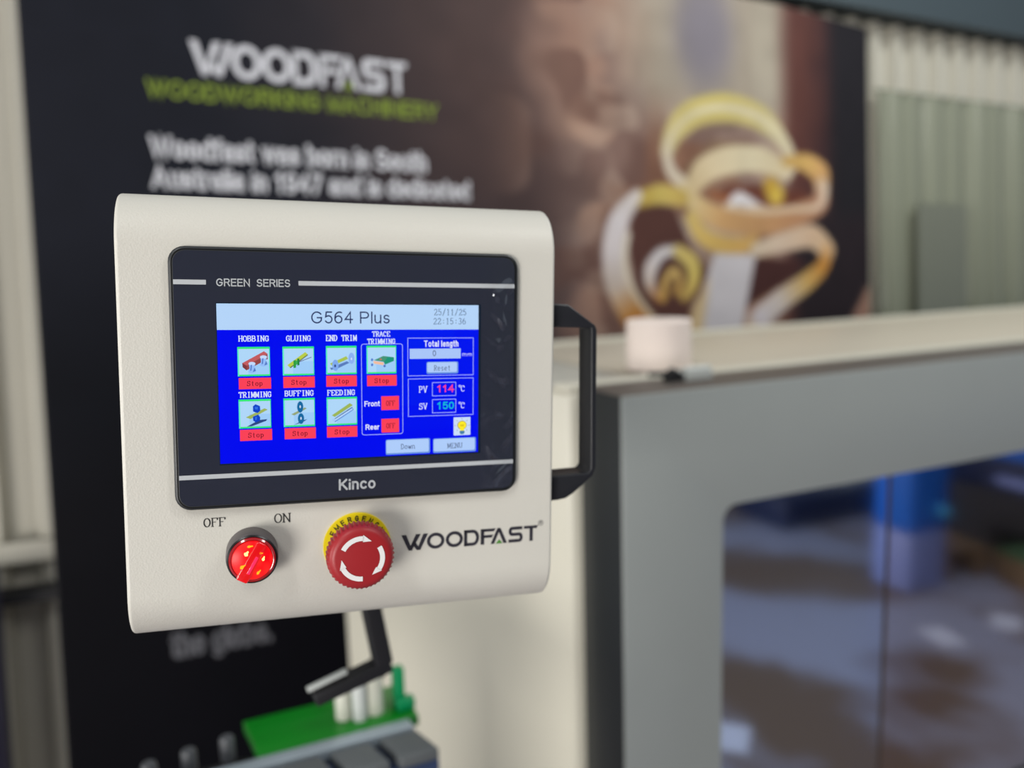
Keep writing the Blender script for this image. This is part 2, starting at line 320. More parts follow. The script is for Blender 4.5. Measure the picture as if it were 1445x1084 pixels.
def sans(text, box, y, name, m, parent, rgb=(255, 255, 255), bold=0., gap=.30, join=False):
    x0, z0, x1, z1 = box; desc = 'g' in text and box[3]-box[1] and False
    th = .115+bold; adv = []; x = 0
    for ch in text:
        if ch == ' ': x += .42; continue
        adv.append((ch, x)); x += A_[ch][0]+gap
    x -= gap; h = z1-z0; hh = h; k = (x1-x0-th*h)/x
    b = MB(); b.color(rgb)
    for ch, ax in adv:
        for st in A_[ch][1]:
            p = [(x0+th*h/2+(ax+q[0])*k, z0+th*h/2+q[1]*(hh-th*h)) for q in st]
            closed = len(p) > 4 and math.hypot(p[0][0]-p[-1][0], p[0][1]-p[-1][1]) < 1e-7
            if closed: b.ribbon(p[:-1], th*h, y, True)
            else:
                for e, f in ((0, 1), (-1, -2)):      # lengthen open ends to the full stroke
                    dx, dz = p[e][0]-p[f][0], p[e][1]-p[f][1]; l = math.hypot(dx, dz) or 1; p[e] = (p[e][0]+dx/l*th*h/2, p[e][1]+dz/l*th*h/2)
                b.ribbon(p, th*h, y)
    return b.build(name, m, parent, merge=False)
# the slanted wordmark, in its own units: 1 = letter height
def wordmark(x0, z0, h, sx, y, m, mg, parent, rgb, name='wordmark'):
    b = MB(); b.color(rgb); k = 1/139.; u = lambda px: x0+(px-40)*k*h*sx; v = lambda t: z0+t*h
    P = lambda pts: b.poly([(u(p[0]), v(p[1])) for p in pts], y)
    P([(40, 1), (82, 1), (137, 0), (102, 0)]); P([(102, 0), (132, 0), (211, 1), (168, 1)])
    P([(137, .36), (157, .60), (208, 0), (176, 0)]); P([(176, 0), (208, 0), (278, 1), (236, 1)])
    for cx in (347, 518):
        b.ribbon([(u(cx+65*math.cos(a)), v(.5+.41*math.sin(a))) for a in [2*PI*i/32 for i in range(32)]], h*.20, y, True)
    P([(607, 0), (607, 1), (637, 1), (637, 0)])
    b.ribbon([(u(607), v(.915)), (u(690), v(.915))]+[(u(690+44*math.cos(a)), v(.5+.415*math.sin(a))) for a in [PI/2-PI*i/10 for i in range(1, 10)]]+[(u(690), v(.085)), (u(607), v(.085))], h*.20, y)
    P([(763, 0), (763, 1), (796, 1), (796, 0)]); P([(763, 1), (905, 1), (888, .82), (763, .82)]); P([(763, .6), (882, .6), (868, .42), (763, .42)])
    P([(857, 0), (920, 1), (950, 1), (937, .78), (890, 0)]); P([(920, 1), (950, 1), (1013, 0), (978, 0)])
    b.ribbon([(u(1160), v(.91)), (u(1062), v(.91))]+[(u(1062-20*math.sin(a)), v(.715+.2*math.cos(a))) for a in [PI*i/6 for i in range(1, 6)]]+[(u(1062), v(.51)), (u(1130), v(.51))]
             + [(u(1130+20*math.sin(a)), v(.3+.21*math.cos(a))) for a in [PI*i/6 for i in range(1, 6)]]+[(u(1130), v(.09)), (u(1027), v(.09))], h*.20, y)
    P([(1175, 1), (1312, 1), (1300, .82), (1175, .82)]); P([(1230, 0), (1230, .85), (1262, .85), (1262, 0)])
    b.build(name, m, parent, merge=False)
    g = MB(); g.color((110, 150, 40)); g.poly([(u(905), v(0)), (u(970), v(0)), (u(937), v(.27))], y-.0001); g.build('wordmark_triangle', mg, parent, merge=False)

# ================================================================== the setting
fl = MB(); fl.face([(-7, -8, 0), (9, -8, 0), (9, 3.2, 0), (-7, 3.2, 0)]); struct(fl.build('floor', M['floor']))
b = MB(); b.box(-7, 9, -8.15, -8, 0, 4.2); struct(b.build('wall_front', mat('far wall paint', (120, 122, 120), .7, var=.15)))
BB = [[0.99943614, -0.00982829, 0.03210632], [0.00713888, 0.99653804, 0.08283131], [-0.03280926, -0.08255541, 0.99604626]]
BQ = (1.06790419, 2.33986225, 1.06970369)
def wall_thing():
    w = MB(); w.box(-2.6, 4.2, .16, .22, -1.25, 2.2); o = w.build('wall_back', M['wall']); o.matrix_world = Matrix.Translation(BQ) @ Matrix(BB).to_4x4(); struct(o)
    x = -2.6; W_ = .125; i = 0
    prof = [(0, .15), (.030, .15), (.046, .105), (.079, .105), (.095, .15), (.125, .15)]
    base = None
    while x < 4.1:
        if base is None:
            b = MB()
            for (a0, y0), (a1, y1) in zip(prof, prof[1:]): b.face([(a0, y0, -1.1), (a1, y1, -1.1), (a1, y1, 2.2), (a0, y0, 2.2)])
            base = b.build('cladding_sheet', M['wall'], o); c = base
        else:
            c = base.copy(); COL.objects.link(c)
        c.parent = o; c.location = (x, 0, 0); x += W_
    return o
wall = wall_thing()
def in_wall(o): o.matrix_world = Matrix.Translation(BQ) @ Matrix(BB).to_4x4(); return o
# folded glossy curtain to the right of the banner
ct = thing('folding_curtain', 'tall glossy grey-green folded curtain hanging right of the banner', 'curtain', BQ, BB)
for i in range(14):
    x = 1.67+i*.125; w = .125; b = MB(); n = 14; am = (.045, .02, .03, .022, .05, .028)[i % 6]; pr = [(w*k/n, .07-am*math.sin(PI*k/n)**1.1) for k in range(n+1)]
    for (a0, y0), (a1, y1) in zip(pr, pr[1:]): b.face([(a0, y0, -1.0), (a1, y1, -1.0), (a1, y1, 1.06), (a0, y0, 1.06)])
    o = b.build('curtain_fold', M['wall_low'] if i not in (2, 3, 4) else M['wall_low'], ct, smooth=True); o.location = (x, 0, 0)
b = MB(); b.box(1.66, 3.42, .055, .078, 1.06, 1.07); b.build('curtain_rail', M['wall_low'], ct)
b = MB(); b.box(1.82, 2.10, .005, .022, -1.0, .62); o = b.build('reflection_panel', M['wall_reflection']); in_wall(o); tag(o, 'dark grey-green panel standing in for a reflection on the folded curtain', 'panel')  # solid panel put in for a dark reflection in the curtain
b = MB(); b.box(.9, 4.2, .03, .12, 1.352, 1.75); b.box(.9, 4.2, .02, .13, 1.352, 1.375); struct(in_wall(b.build('trim_1', M['beam'])))
b = MB(); b.box(-2.6, -1.275, .03, .10, -.475, -.445); struct(in_wall(b.build('trim_2', M['dark'])))
b = MB(); b.box(-2.6, -1.275, .07, .10, -.38, -.33); struct(in_wall(b.build('trim_3', M['wall'])))
b = MB(); b.box(-1.9, -1.395, -.1, .02, -1.05, -.37); b.box(-1.88, -1.41, -.115, -.1, -1.0, -.4); o = in_wall(b.build('storage_cabinet', mat('dusky violet paint', (44, 42, 62), .5), bevel=.004)); tag(o, 'dark violet cabinet at the left edge of the photo beside the banner', 'cabinet')

# ================================================================== banner
bn = thing('wall_banner', 'large dark brown banner with white wordmark and bent-wood ring print', 'banner', BQ, BB)
def banner_sheet():
    x0, x1, zb = -1.27, 1.537, -1.03
    nx, nz = 352, 290; xs = np.linspace(x0, x1, nx+1); xc = (xs[:-1]+xs[1:])/2
    top = lambda x: np.where(x > 1.08, 1.299-(x-1.08)*.072, 1.299+(1.08-x)*.02)
    X, T = np.meshgrid(xc, (np.arange(nz)+.5)/nz); Z = zb+(top(X)-zb)*T
    rs = np.random.RandomState(3)
    def noise(sc):
        gx = rs.rand(64, 64); u = (X+3)*sc; v = (Z+3)*sc; iu = np.floor(u).astype(int) % 63; iv = np.floor(v).astype(int) % 63; fu = u % 1; fv = v % 1
        fu = fu*fu*(3-2*fu); fv = fv*fv*(3-2*fv)
        return (gx[iu, iv]*(1-fu)+gx[iu+1, iv]*fu)*(1-fv)+(gx[iu, iv+1]*(1-fu)+gx[iu+1, iv+1]*fu)*fv
    N = noise(2.2)*.5+noise(5)*.3+noise(11)*.2
    def L(c): return np.array(c, float)
    ss = lambda a, b, t: (lambda q: q*q*(3-2*q))(np.clip((t-a)/(b-a), 0, 1))
    img = np.zeros(X.shape+(3,)); img[:] = L((24, 26, 36))
    def mix(m, c): 
        nonlocal img
        img = img*(1-m[..., None])+np.array(c, float)*m[..., None]
    mix(ss(.5, .0, Z)*ss(.2, -.3, X)*.85, (6, 8, 16)); mix(ss(-.75, .0, X+.25*(Z-.6)+.35*(N-.5))*ss(-.1, .9, Z+.1), (74, 56, 54))
    mix(ss(-.05, .40, X+.3*(N-.5))*ss(-.25, .1, Z), (132, 102, 92))
    mix(ss(.1, .5, X+.5*(N-.5))*ss(.5, .62, N+.06), (164, 126, 106))
    mix(ss(.15, .6, X)*ss(.52, .7, noise(4)), (164, 146, 134)); mix(ss(-.1, .3, X)*ss(.35, .6, Z)*ss(.5, .68, noise(6))*.7, (176, 138, 116)); mix(ss(-.1, .3, X)*ss(.55, .72, noise(8))*.6, (92, 62, 54)); mix(ss(.1, .5, X)*ss(.55, .7, noise(13))*.45, (190, 166, 146))
    mix(ss(.25, .6, X)*ss(.55, .75, noise(7))*.6, (128, 84, 60))
    mix(ss(.30, .62, X)*ss(.75, 1.0, Z), (156, 144, 128))
    mix(ss(.0, .3, X)*ss(.85, 1.25, Z)*ss(.5, .1, X)*.5, (96, 66, 58))
    mix(ss(-.05, .15, X)*ss(.30, -.1, Z)*ss(1.3, .1, X)*.6, (84, 62, 58)); mix(ss(.0, -.3, Z), (8, 8, 15))
    mix(np.exp(-(((X-.77)/.13)**2+((Z-1.16)/.20)**2)**2)*.95, (122, 116, 126))
    mix(np.exp(-(((X-1.03)/.06)**2+((Z-1.1)/.3)**2)**2)*.7, (168, 158, 140))
    mix(ss(1.06, 1.17, X+.04*(N-.5)), (92, 54, 48)); mix(ss(1.15, 1.36, X+.2*(N-.5)), (58, 38, 40)); mix(ss(1.30, 1.40, X), (33, 31, 36)); mix(ss(1.1, 1.22, X)*ss(.62, .5, Z), (40, 32, 37))
    def band(pts, ws, cols, soft=.012, sub=7):
        # smooth thick stroke: points, widths and colours run along it
        P = [np.array(p, float) for p in pts]; n = len(P); Q = []
        for i in range(n-1):
            p0, p1, p2, p3 = P[max(i-1, 0)], P[i], P[i+1], P[min(i+2, n-1)]
            for k in range(sub):
                t = k/sub; Q.append((.5*((2*p1)+(-p0+p2)*t+(2*p0-5*p1+4*p2-p3)*t*t+(-p0+3*p1-3*p2+p3)*t**3), (i+t)/(n-1)))
        Q.append((P[-1], 1.)); best = np.full(X.shape, 9.); tt = np.zeros(X.shape)
        for (a, ta), (c, tb) in zip(Q, Q[1:]):
            d = c-a; l2 = max(d@d, 1e-9); h = np.clip(((X-a[0])*d[0]+(Z-a[1])*d[1])/l2, 0, 1)
            D = np.hypot(X-a[0]-h*d[0], Z-a[1]-h*d[1]); w = np.interp(ta+h*(tb-ta), np.linspace(0, 1, len(ws)), ws)/2; D = D-w
            m = D < best; best = np.where(m, D, best); tt = np.where(m, ta+h*(tb-ta), tt)
        col = np.stack([np.interp(tt, np.linspace(0, 1, len(cols)), [c[j] for c in cols]) for j in range(3)], -1)
        a = ss(soft, -soft, best)[..., None]
        nonlocal img; img = img*(1-a)+col*a
    def fill(pts, c, soft=.01):
        n = len(pts); inside = np.zeros(X.shape, bool); D = np.full(X.shape, 9.)
        for i in range(n):
            (ax, az), (bx, bz) = pts[i], pts[(i+1) % n]
            cond = ((az > Z) != (bz > Z)) & (X < (bx-ax)*(Z-az)/((bz-az) if abs(bz-az) > 1e-9 else 1e-9)+ax); inside ^= cond
            dx, dz = bx-ax, bz-az; h = np.clip(((X-ax)*dx+(Z-az)*dz)/(dx*dx+dz*dz), 0, 1); D = np.minimum(D, np.hypot(X-ax-h*dx, Z-az-h*dz))
        mix(ss(soft, -soft, np.where(inside, -D, D)), c)
    ring = [(0.684, 0.638), (0.622, 0.682), (0.605, 0.752), (0.641, 0.824), (0.72, 0.885), (0.842, 0.915), (0.967, 0.905), (1.062, 0.865), (1.127, 0.80), (1.148, 0.742), (1.125, 0.699)]
    fill([(.45, .53), (.52, .585), (.632, .56), (.70, .423), (.76, .36), (.73, .22), (.60, .13), (.50, .18), (.44, .42)], (84, 52, 46))
    fill([(.975, .40), (1.22, .385), (1.12, .31), (.93, .22), (.90, .20)], (70, 40, 38))
    fill([(.70, .72), (.80, .80), (.95, .80), (1.07, .76), (1.09, .70), (.86, .70), (.73, .66), (.66, .67)], (128, 100, 76))
    band(ring[2:9], [.05, .09, .10, .09, .04], [(190, 176, 128), (196, 178, 104), (198, 180, 100), (192, 176, 112), (196, 184, 150)])
    band(ring, [.05, .045, .035, .02, .02, .025, .03, .04, .055, .06, .05], [(206, 190, 164), (204, 190, 170), (200, 186, 150), (214, 204, 170), (206, 194, 160), (208, 196, 156), (204, 190, 160), (206, 190, 160)])
    band([(.685, .60), (.755, .69), (.868, .735), (1.006, .745), (1.10, .72)], [.04, .09, .10, .09, .07], [(196, 170, 124), (208, 188, 150), (208, 194, 160), (204, 186, 148)])
    band([(1.12, .745), (1.22, .745), (1.29, .71), (1.295, .65)], [.03, .07, .09, .06], [(190, 150, 80), (206, 164, 90), (208, 158, 96), (190, 140, 100)])
    fill([(.78, .61), (.86, .648), (.95, .655), (1.10, .645), (1.235, .635), (1.20, .59), (1.10, .57), (.95, .57)], (104, 56, 44))
    band([(.79, .615), (.86, .60), (.92, .615)], [.03, .03, .02], [(150, 92, 60), (160, 98, 62)])
    band([(.87, .575), (.91, .605), (1.0, .572), (1.05, .565)], [.03, .05, .035, .02], [(206, 202, 206), (212, 208, 210), (206, 190, 176)])
    band([(1.055, .65), (1.075, .625)], [.07, .08], [(190, 150, 50), (214, 180, 70)], .02)
    band([(1.30, .67), (1.285, .60), (1.156, .548), (1.001, .527), (.832, .530), (.722, .575), (.672, .629)], [.05, .075, .09, .10, .085, .07, .04], [(208, 180, 150), (180, 130, 100), (184, 132, 92), (188, 140, 92), (196, 150, 96), (208, 180, 126), (206, 186, 140)])
    band([(1.32, .66), (1.28, .59), (1.156, .575), (1.0, .562), (.85, .575)], [.02, .02, .02, .018, .018], [(218, 200, 180), (214, 190, 160), (212, 190, 160)])
    band([(.70, .53), (.745, .471), (.83, .440), (.93, .440), (.978, .47)], [.05, .06, .065, .06, .03], [(206, 176, 100), (206, 170, 88), (204, 160, 84), (200, 156, 90)])
    band([(.66, .597), (.577, .607), (.49, .585)], [.06, .07, .05], [(190, 160, 80), (196, 172, 86), (180, 150, 60)])
    band([(.48, .60), (.406, .511), (.38, .404), (.397, .296), (.452, .202), (.52, .15)], [.04, .075, .08, .085, .09, .08], [(206, 196, 190), (200, 192, 194), (200, 190, 190), (190, 172, 158), (184, 120, 50), (170, 100, 50)])
    band([(.44, .47), (.425, .38), (.46, .28), (.55, .17)], [.02, .02, .02, .02], [(214, 206, 190), (216, 204, 180), (214, 190, 150)])
    fill([(.795, .41), (.98, .41), (.90, .10), (.67, .10)], (196, 190, 194))
    fill([(.70, .24), (.77, .32), (.73, .10), (.66, .10)], (204, 176, 130), .02)
    band([(.558, .26), (.525, .30), (.528, .358), (.575, .41), (.645, .42)], [.03, .04, .05, .04, .03], [(170, 110, 60), (206, 190, 180), (204, 198, 200), (206, 200, 196)])
    band([(.645, .415), (.70, .375), (.70, .31), (.66, .26)], [.05, .06, .05, .03], [(200, 176, 100), (204, 180, 90), (196, 160, 80)])
    band([(.575, .26), (.585, .31), (.62, .35), (.645, .32), (.63, .28)], [.03, .03, .03, .03], [(196, 150, 70), (210, 176, 100), (190, 146, 70)])
    band([(.98, .425), (1.097, .452), (1.245, .478), (1.318, .43)], [.05, .07, .09, .08], [(206, 186, 160), (210, 184, 160), (206, 172, 140), (214, 180, 140)])
    band([(1.318, .43), (1.30, .372), (1.219, .312), (1.093, .245), (.99, .175), (.95, .12)], [.05, .06, .075, .08, .08, .08], [(206, 160, 110), (196, 130, 50), (206, 164, 90), (200, 186, 176), (198, 190, 196), (196, 150, 90)])
    band([(1.45, .13), (1.56, .24)], [.06, .12], [(150, 110, 96), (160, 120, 100)], .02)
    img = img*.88+img.mean(-1, keepdims=True)*.12
    li = np.where(img/255 <= .04045, img/255/12.92, ((img/255+.055)/1.055)**2.4)*(.93+.14*noise(16))[..., None]
    gz = np.arange(nz+1)/nz; V = np.zeros((nz+1, nx+1, 3)); XX = np.broadcast_to(xs, (nz+1, nx+1))
    V[..., 0] = XX; V[..., 2] = zb+(top(XX)-zb)*gz[:, None]; V[..., 1] = .0
    idx = np.arange((nz+1)*(nx+1)).reshape(nz+1, nx+1)
    F = np.stack([idx[:-1, :-1], idx[:-1, 1:], idx[1:, 1:], idx[1:, :-1]], -1).reshape(-1, 4)
    me = bpy.data.meshes.new('banner_print'); me.from_pydata(V.reshape(-1, 3).tolist(), [], F.tolist())
    ca = me.color_attributes.new('Col', 'FLOAT_COLOR', 'CORNER')
    c4 = np.concatenate([li.reshape(-1, 3), np.ones((nz*nx, 1))], 1); ca.data.foreach_set('color', np.repeat(c4, 4, 0).ravel())
    me.materials.append(M['printcol']); o = bpy.data.objects.new('banner_print', me); COL.objects.link(o); o.parent = bn
banner_sheet()
b = MB(); b.poly([(-1.275, -1.035), (1.542, -1.035), (1.542, 1.268), (1.08, 1.302), (-1.275, 1.348)], .003)
b.prism([(-1.275, -1.035), (1.542, -1.035), (1.542, 1.268), (1.08, 1.302), (-1.275, 1.348)], .003, .02); b.build('backing', M['dark'], bn)
MW = mat('banner white ink', (204, 204, 210), .6); MG = mat('banner green ink', (122, 142, 34), .6)
wordmark(-.891, .857, .089, .725, -.002, MW, MG, bn, (255, 255, 255), 'wordmark')
sans('WOODWORKING MACHINERY', (-1.0, .790, -.212, .837), -.002, 'lettering', MG, bn, bold=.05)
sans('Woodfast was born in South', (-1.0, .636, -.252, .695), -.002, 'lettering', MW, bn, bold=.065)
sans('Australia in 1947 and is dedicated', (-1.0, .560, -.118, .617), -.002, 'lettering', MW, bn, bold=.065)
sans('the globe.', (-1.02, -.672, -.76, -.602), -.002, 'lettering', mat('banner grey ink', (92, 92, 98), .6), bn, bold=.065)

# ================================================================== machine
mc = thing('edge_banding_machine', 'long cream edge banding machine with grey windowed hood behind the control panel', 'machine', (.6, 1.4, 0))
def rel(b, off=(-.6, -1.4, 0)): b.v = [(x+off[0], y+off[1], z+off[2]) for x, y, z in b.v]; return b
def hexa(b, plan, z0, z1):
    n = len(plan); b.face([(x, y, z1) for x, y in plan]); b.face([(x, y, z0) for x, y in plan[::-1]])
    for i in range(n): (ax, ay), (bx, by) = plan[i], plan[(i+1) % n]; b.face([(ax, ay, z0), (bx, by, z0), (bx, by, z1), (ax, ay, z1)])
    return b
b = hexa(MB(), [(.592, 1.092), (3.3, 1.092), (3.3, 1.72), (.372, 1.72)], .12, 1.250); rel(b).build('body', M['cream_plain'], mc, bevel=.008)
b = hexa(MB(), [(.592, 1.094), (3.3, 1.094), (3.3, 1.128), (.582, 1.128)], 1.250, 1.262); rel(b).build('top_lip', M['cream_plain'], mc, bevel=.003)
b = hexa(MB(), [(.383, 1.685), (3.3, 1.685), (3.3, 1.72), (.372, 1.72)], 1.250, 1.262); rel(b).build('top_lip', M['cream_plain'], mc, bevel=.003)
b = hexa(MB(), [(.582, 1.132), (.742, 1.132), (.742, 1.68), (.39, 1.68)], 1.2505, 1.2555); rel(b).build('top_cover_plate', mat('grey white cover paint', (186, 184, 174), .4), mc, bevel=.002)
b = hexa(MB(), [(.752, 1.132), (3.25, 1.132), (3.25, 1.68), (.752, 1.68)], 1.2505, 1.2555); rel(b).build('top_cover_plate', mat('beige cover paint', (200, 190, 172), .4), mc, bevel=.002)
b = MB(); b.box(.62, 3.2, 1.12, 1.68, 0, .12); rel(b).build('plinth', M['dark'], mc)
# hood: grey front plate with a rounded opening, charcoal ends, dark top
def plate_with_hole(X0, X1, Z0, Z1, hx0, hx1, hz0, hz1, r, y0, y1):
    b = MB(); inn = rrect(hx0, hz0, hx1, hz1, r, 8); n = len(inn)
    cor = [(X1, Z1)]*9+[(X0, Z1)]*9+[(X0, Z0)]*9+[(X1, Z0)]*9
    for i in range(n):
        j = (i+1) % n; a, c, d, e = inn[i], inn[j], cor[j], cor[i]
        q = [a, c, d] if d == e else [a, c, d, e]
        b.poly(q, y0); b.poly(q[::-1], y1)
        b.face([(a[0], y0, a[1]), (a[0], y1, a[1]), (c[0], y1, c[1]), (c[0], y0, c[1])])
        if d != e: b.face([(e[0], y0, e[1]), (d[0], y0, d[1]), (d[0], y1, d[1]), (e[0], y1, e[1])])
    return b
rel(plate_with_hole(.6083, 3.0, .30, 1.259, .7834, 2.6, .42, 1.0775, .026, .9692, .974)).build('hood_front', M['hood_grey'], mc, bevel=.0015)
b = MB(); b.box(.6085, .612, .9744, 1.089, .30, 1.2585); rel(b).build('hood_end', M['charcoal'], mc, bevel=.001)
b = MB(); b.box(.6125, 3.0, .9744, 1.089, 1.254, 1.2585); rel(b).build('hood_top', M['hood_top'], mc, bevel=.001)
b = MB(); b.box(.6125, 3.0, 1.080, 1.089, .30, 1.25); rel(b).build('hood_back', mat('hood interior brown', (150, 118, 96), .6, var=.25), mc)
b = MB(); b.box(.70, 1.136, .9752, .9782, .40, 1.10); rel(b).build('window_pane', M['pane'], mc)
b = MB(); b.box(1.132, 2.7, .9795, .9825, .40, 1.10); rel(b).build('window_pane', M['pane2'], mc)
b = MB(); b.box(1.130, 1.139, .9750, .9795, .40, 1.10); rel(b).build('pane_edge_strip', mat('bronze edge strip', (60, 48, 40), .4), mc)
# hood hinge
b = MB(); b.box(.77, .822, 1.045, 1.088, 1.2587, 1.272); b.tube([(.772, 1.05, 1.274), (.82, 1.05, 1.274)], .006, 10); rel(b).build('hinge', M['pale'], mc, bevel=.0015)
b = MB(); b.box(.738, .768, 1.045, 1.06, 1.2587, 1.270); b.tube([(.722, 1.075, 1.270), (.765, 1.052, 1.272)], .004, 8); b.tube([(.748, 1.05, 1.259), (.748, 1.05, 1.280)], .006, 10); rel(b).build('hinge_lever', M['dark'], mc)

# roll of tape on the machine
tr = thing('tape_roll', 'pinkish white tape roll standing on the cream machine top', 'roll', (.806, 1.168, 1.2632))
b = MB(); b.lathe([(.018, 0), (.0535, 0), (.054, .002), (.054, .080), (.0525, .082), (.019, .082), (.018, .080), (.018, 0)], 0, 0, 48, 'z'); b.build('tape', M['roll'], tr, smooth=True)
b = MB(); b.lathe([(.0175, .0005), (.0175, .079), (.0155, .079), (.0155, .0005), (.0175, .0005)], 0, 0, 32, 'z'); b.build('core', mat('cardboard core', (170, 140, 104), .8), tr, smooth=True)

# ================================================================== infeed unit, lower left
fu = thing('infeed_unit', 'dark infeed unit with grey pads and green plate below the control panel', 'machine part', (.2, .93, 0))
R2 = lambda b: rel(b, (-.2, -.93, 0))
b = MB(); b.box(.10, .262, .90, 1.005, 0, .885); R2(b).build('base', M['dark'], fu, bevel=.003)
b = MB(); b.box(-.25, .283, .852, .905, .78, .884); R2(b).build('guide_beam', M['navy'], fu, bevel=.003)
b = hexa(MB(), [(.092, .925), (.283, .925), (.285, 1.013), (.085, 1.013)], .886, .9); R2(b).build('green_plate', M['green'], fu, bevel=.002)
b = hexa(MB(), [(-.25, .902), (.270, .902), (.268, .9215), (-.25, .9215)], .886, .902); R2(b).build('guide_rail', M['railm'], fu, bevel=.002)
for i in range(9):
    x = .282-i*.058; b = hexa(MB(), [(x-.046, .848), (x, .848), (x-.012, .897), (x-.058, .897)], .885, .900); R2(b).build('pad', M['pad'], fu, bevel=.003)
for i, (x, h) in enumerate(((-.022, .004), (.020, .008), (.062, .012))):
    b = MB(); b.lathe([(.005, .87), (.005, .884), (.0085, .905-.02), (.0085, .898+h), (.007, .901+h)], x, .962, 20, 'z'); R2(b).build('cap_screw', M['knobm'], fu, smooth=True)
b = MB(); b.box(-.25, .098, .945, .98, .84, .872); R2(b).build('rear_bar', M['dark'], fu, bevel=.002)
for x, y, r, h, mm in ((.199, .962, .010, .050, 'clearish'), (.216, .950, .0085, .054, 'pale'), (.236, .958, .012, .062, 'clearish')):
    b = MB(); b.lathe([(r, .9005), (r, .9+h), (r*.8, .903+h)], x, y, 24, 'z'); R2(b).build('roller', M[mm], fu, smooth=True)
b = MB(); b.box(.262, .276, .955, .968, .9005, .950); b.box(.262, .284, .94, .955, .9005, .915); R2(b).build('green_bracket', M['teal'], fu, bevel=.002)

# support arm between the infeed unit and the panel's rear
ar = thing('support_arm', 'black bent tube arm reaching down from behind the control panel', 'arm', (.19, .74, 1.07))
R3 = lambda b: rel(b, (-.19, -.74, -1.07))
def bar(b, p, q, w, t):
    p, q = Vector(p), Vector(q); d = (q-p).normalized(); u = d.cross(Vector((0, 1, 0))).normalized(); v = d.cross(u)
    c = []
    for e in (p, q): c += [e+u*w/2+v*t/2, e-u*w/2+v*t/2, e-u*w/2-v*t/2, e+u*w/2-v*t/2]
    for f in ((0, 1, 2, 3), (7, 6, 5, 4), (0, 4, 5, 1), (1, 5, 6, 2), (2, 6, 7, 3), (3, 7, 4, 0)): b.face([c[i] for i in f])
    return b
b = bar(MB(), (.166, .752, 1.275), (.196, .752, 1.068), .017, .02); R3(b).build('upright', M['dark'], ar, bevel=.002)
b = bar(MB(), (.203, .752, 1.066), (.128, .752, 1.048), .013, .02); R3(b).build('crossbar', M['dark'], ar, bevel=.002)
b = bar(MB(), (.160, .748, 1.0690), (.122, .748, 1.0590), .003, .008); R3(b).build('highlight_strip', M['pale'], ar, bevel=.001)  # the crossbar's highlight, modelled as a thin pale strip
b = MB(); b.tube([(.185, .755, 1.062), (.200, .772, 1.045), (.23, .92, .985), (.236, .955, .9685)], .004, 10); R3(b).build('strut', M['dark'], ar, smooth=True)
b = MB(); b.box(.11, .20, .60, .75, 1.262, 1.282); R3(b).build('mounting_bracket', M['dark'], ar, bevel=.002)

# ================================================================== control panel
PR = [[0.99024056, 0.12816278, 0.05475343], [-0.12991652, 0.99107834, 0.02975606], [-0.05045132, -0.03657903, 0.99805643]]
cp = thing('control_panel', 'cream control box with touch screen, red lamp switch and emergency stop', 'control panel', (0.12061821, 0.492543, 1.38392695), PR)
def housing():
    x0, x1, yf, yb, zt, zb, r = -.1298, .1293, .004, .075, .1060, -.1565, .030
    pr = [(yb, zb)]+[(yf+r-r*math.sin(a), zb+r-r*math.cos(a)) for a in [PI/2*k/12 for k in range(13)]]+[(yf+r-r*math.cos(a), zt-r+r*math.sin(a)) for a in [PI/2*k/12 for k in range(13)]]+[(yb, zt)]
    b = MB(); b.face([(x0, y, z) for y, z in pr]); b.face([(x1, y, z) for y, z in pr[::-1]])
    for i in range(len(pr)):
        (a, c), (d, e) = pr[i], pr[(i+1) % len(pr)]; b.face([(x0, a, c), (x1, a, c), (x1, d, e), (x0, d, e)])
    o = b.build('housing', M['cream'], cp, bevel=.0022, smooth=True)
    o.modifiers.clear(); bv = o.modifiers.new('bevel', 'BEVEL'); bv.width = .0022; bv.segments = 3; bv.limit_method = 'ANGLE'; bv.angle_limit = 1.0
    for p in o.data.polygons: p.use_smooth = True
    w = o.modifiers.new('wn', 'WEIGHTED_NORMAL'); w.keep_sharp = False
housing()
b = MB(); b.box(-.045, .055, .0755, .105, -.06, .03); b.build('rear_box', M['dark'], cp, bevel=.002)
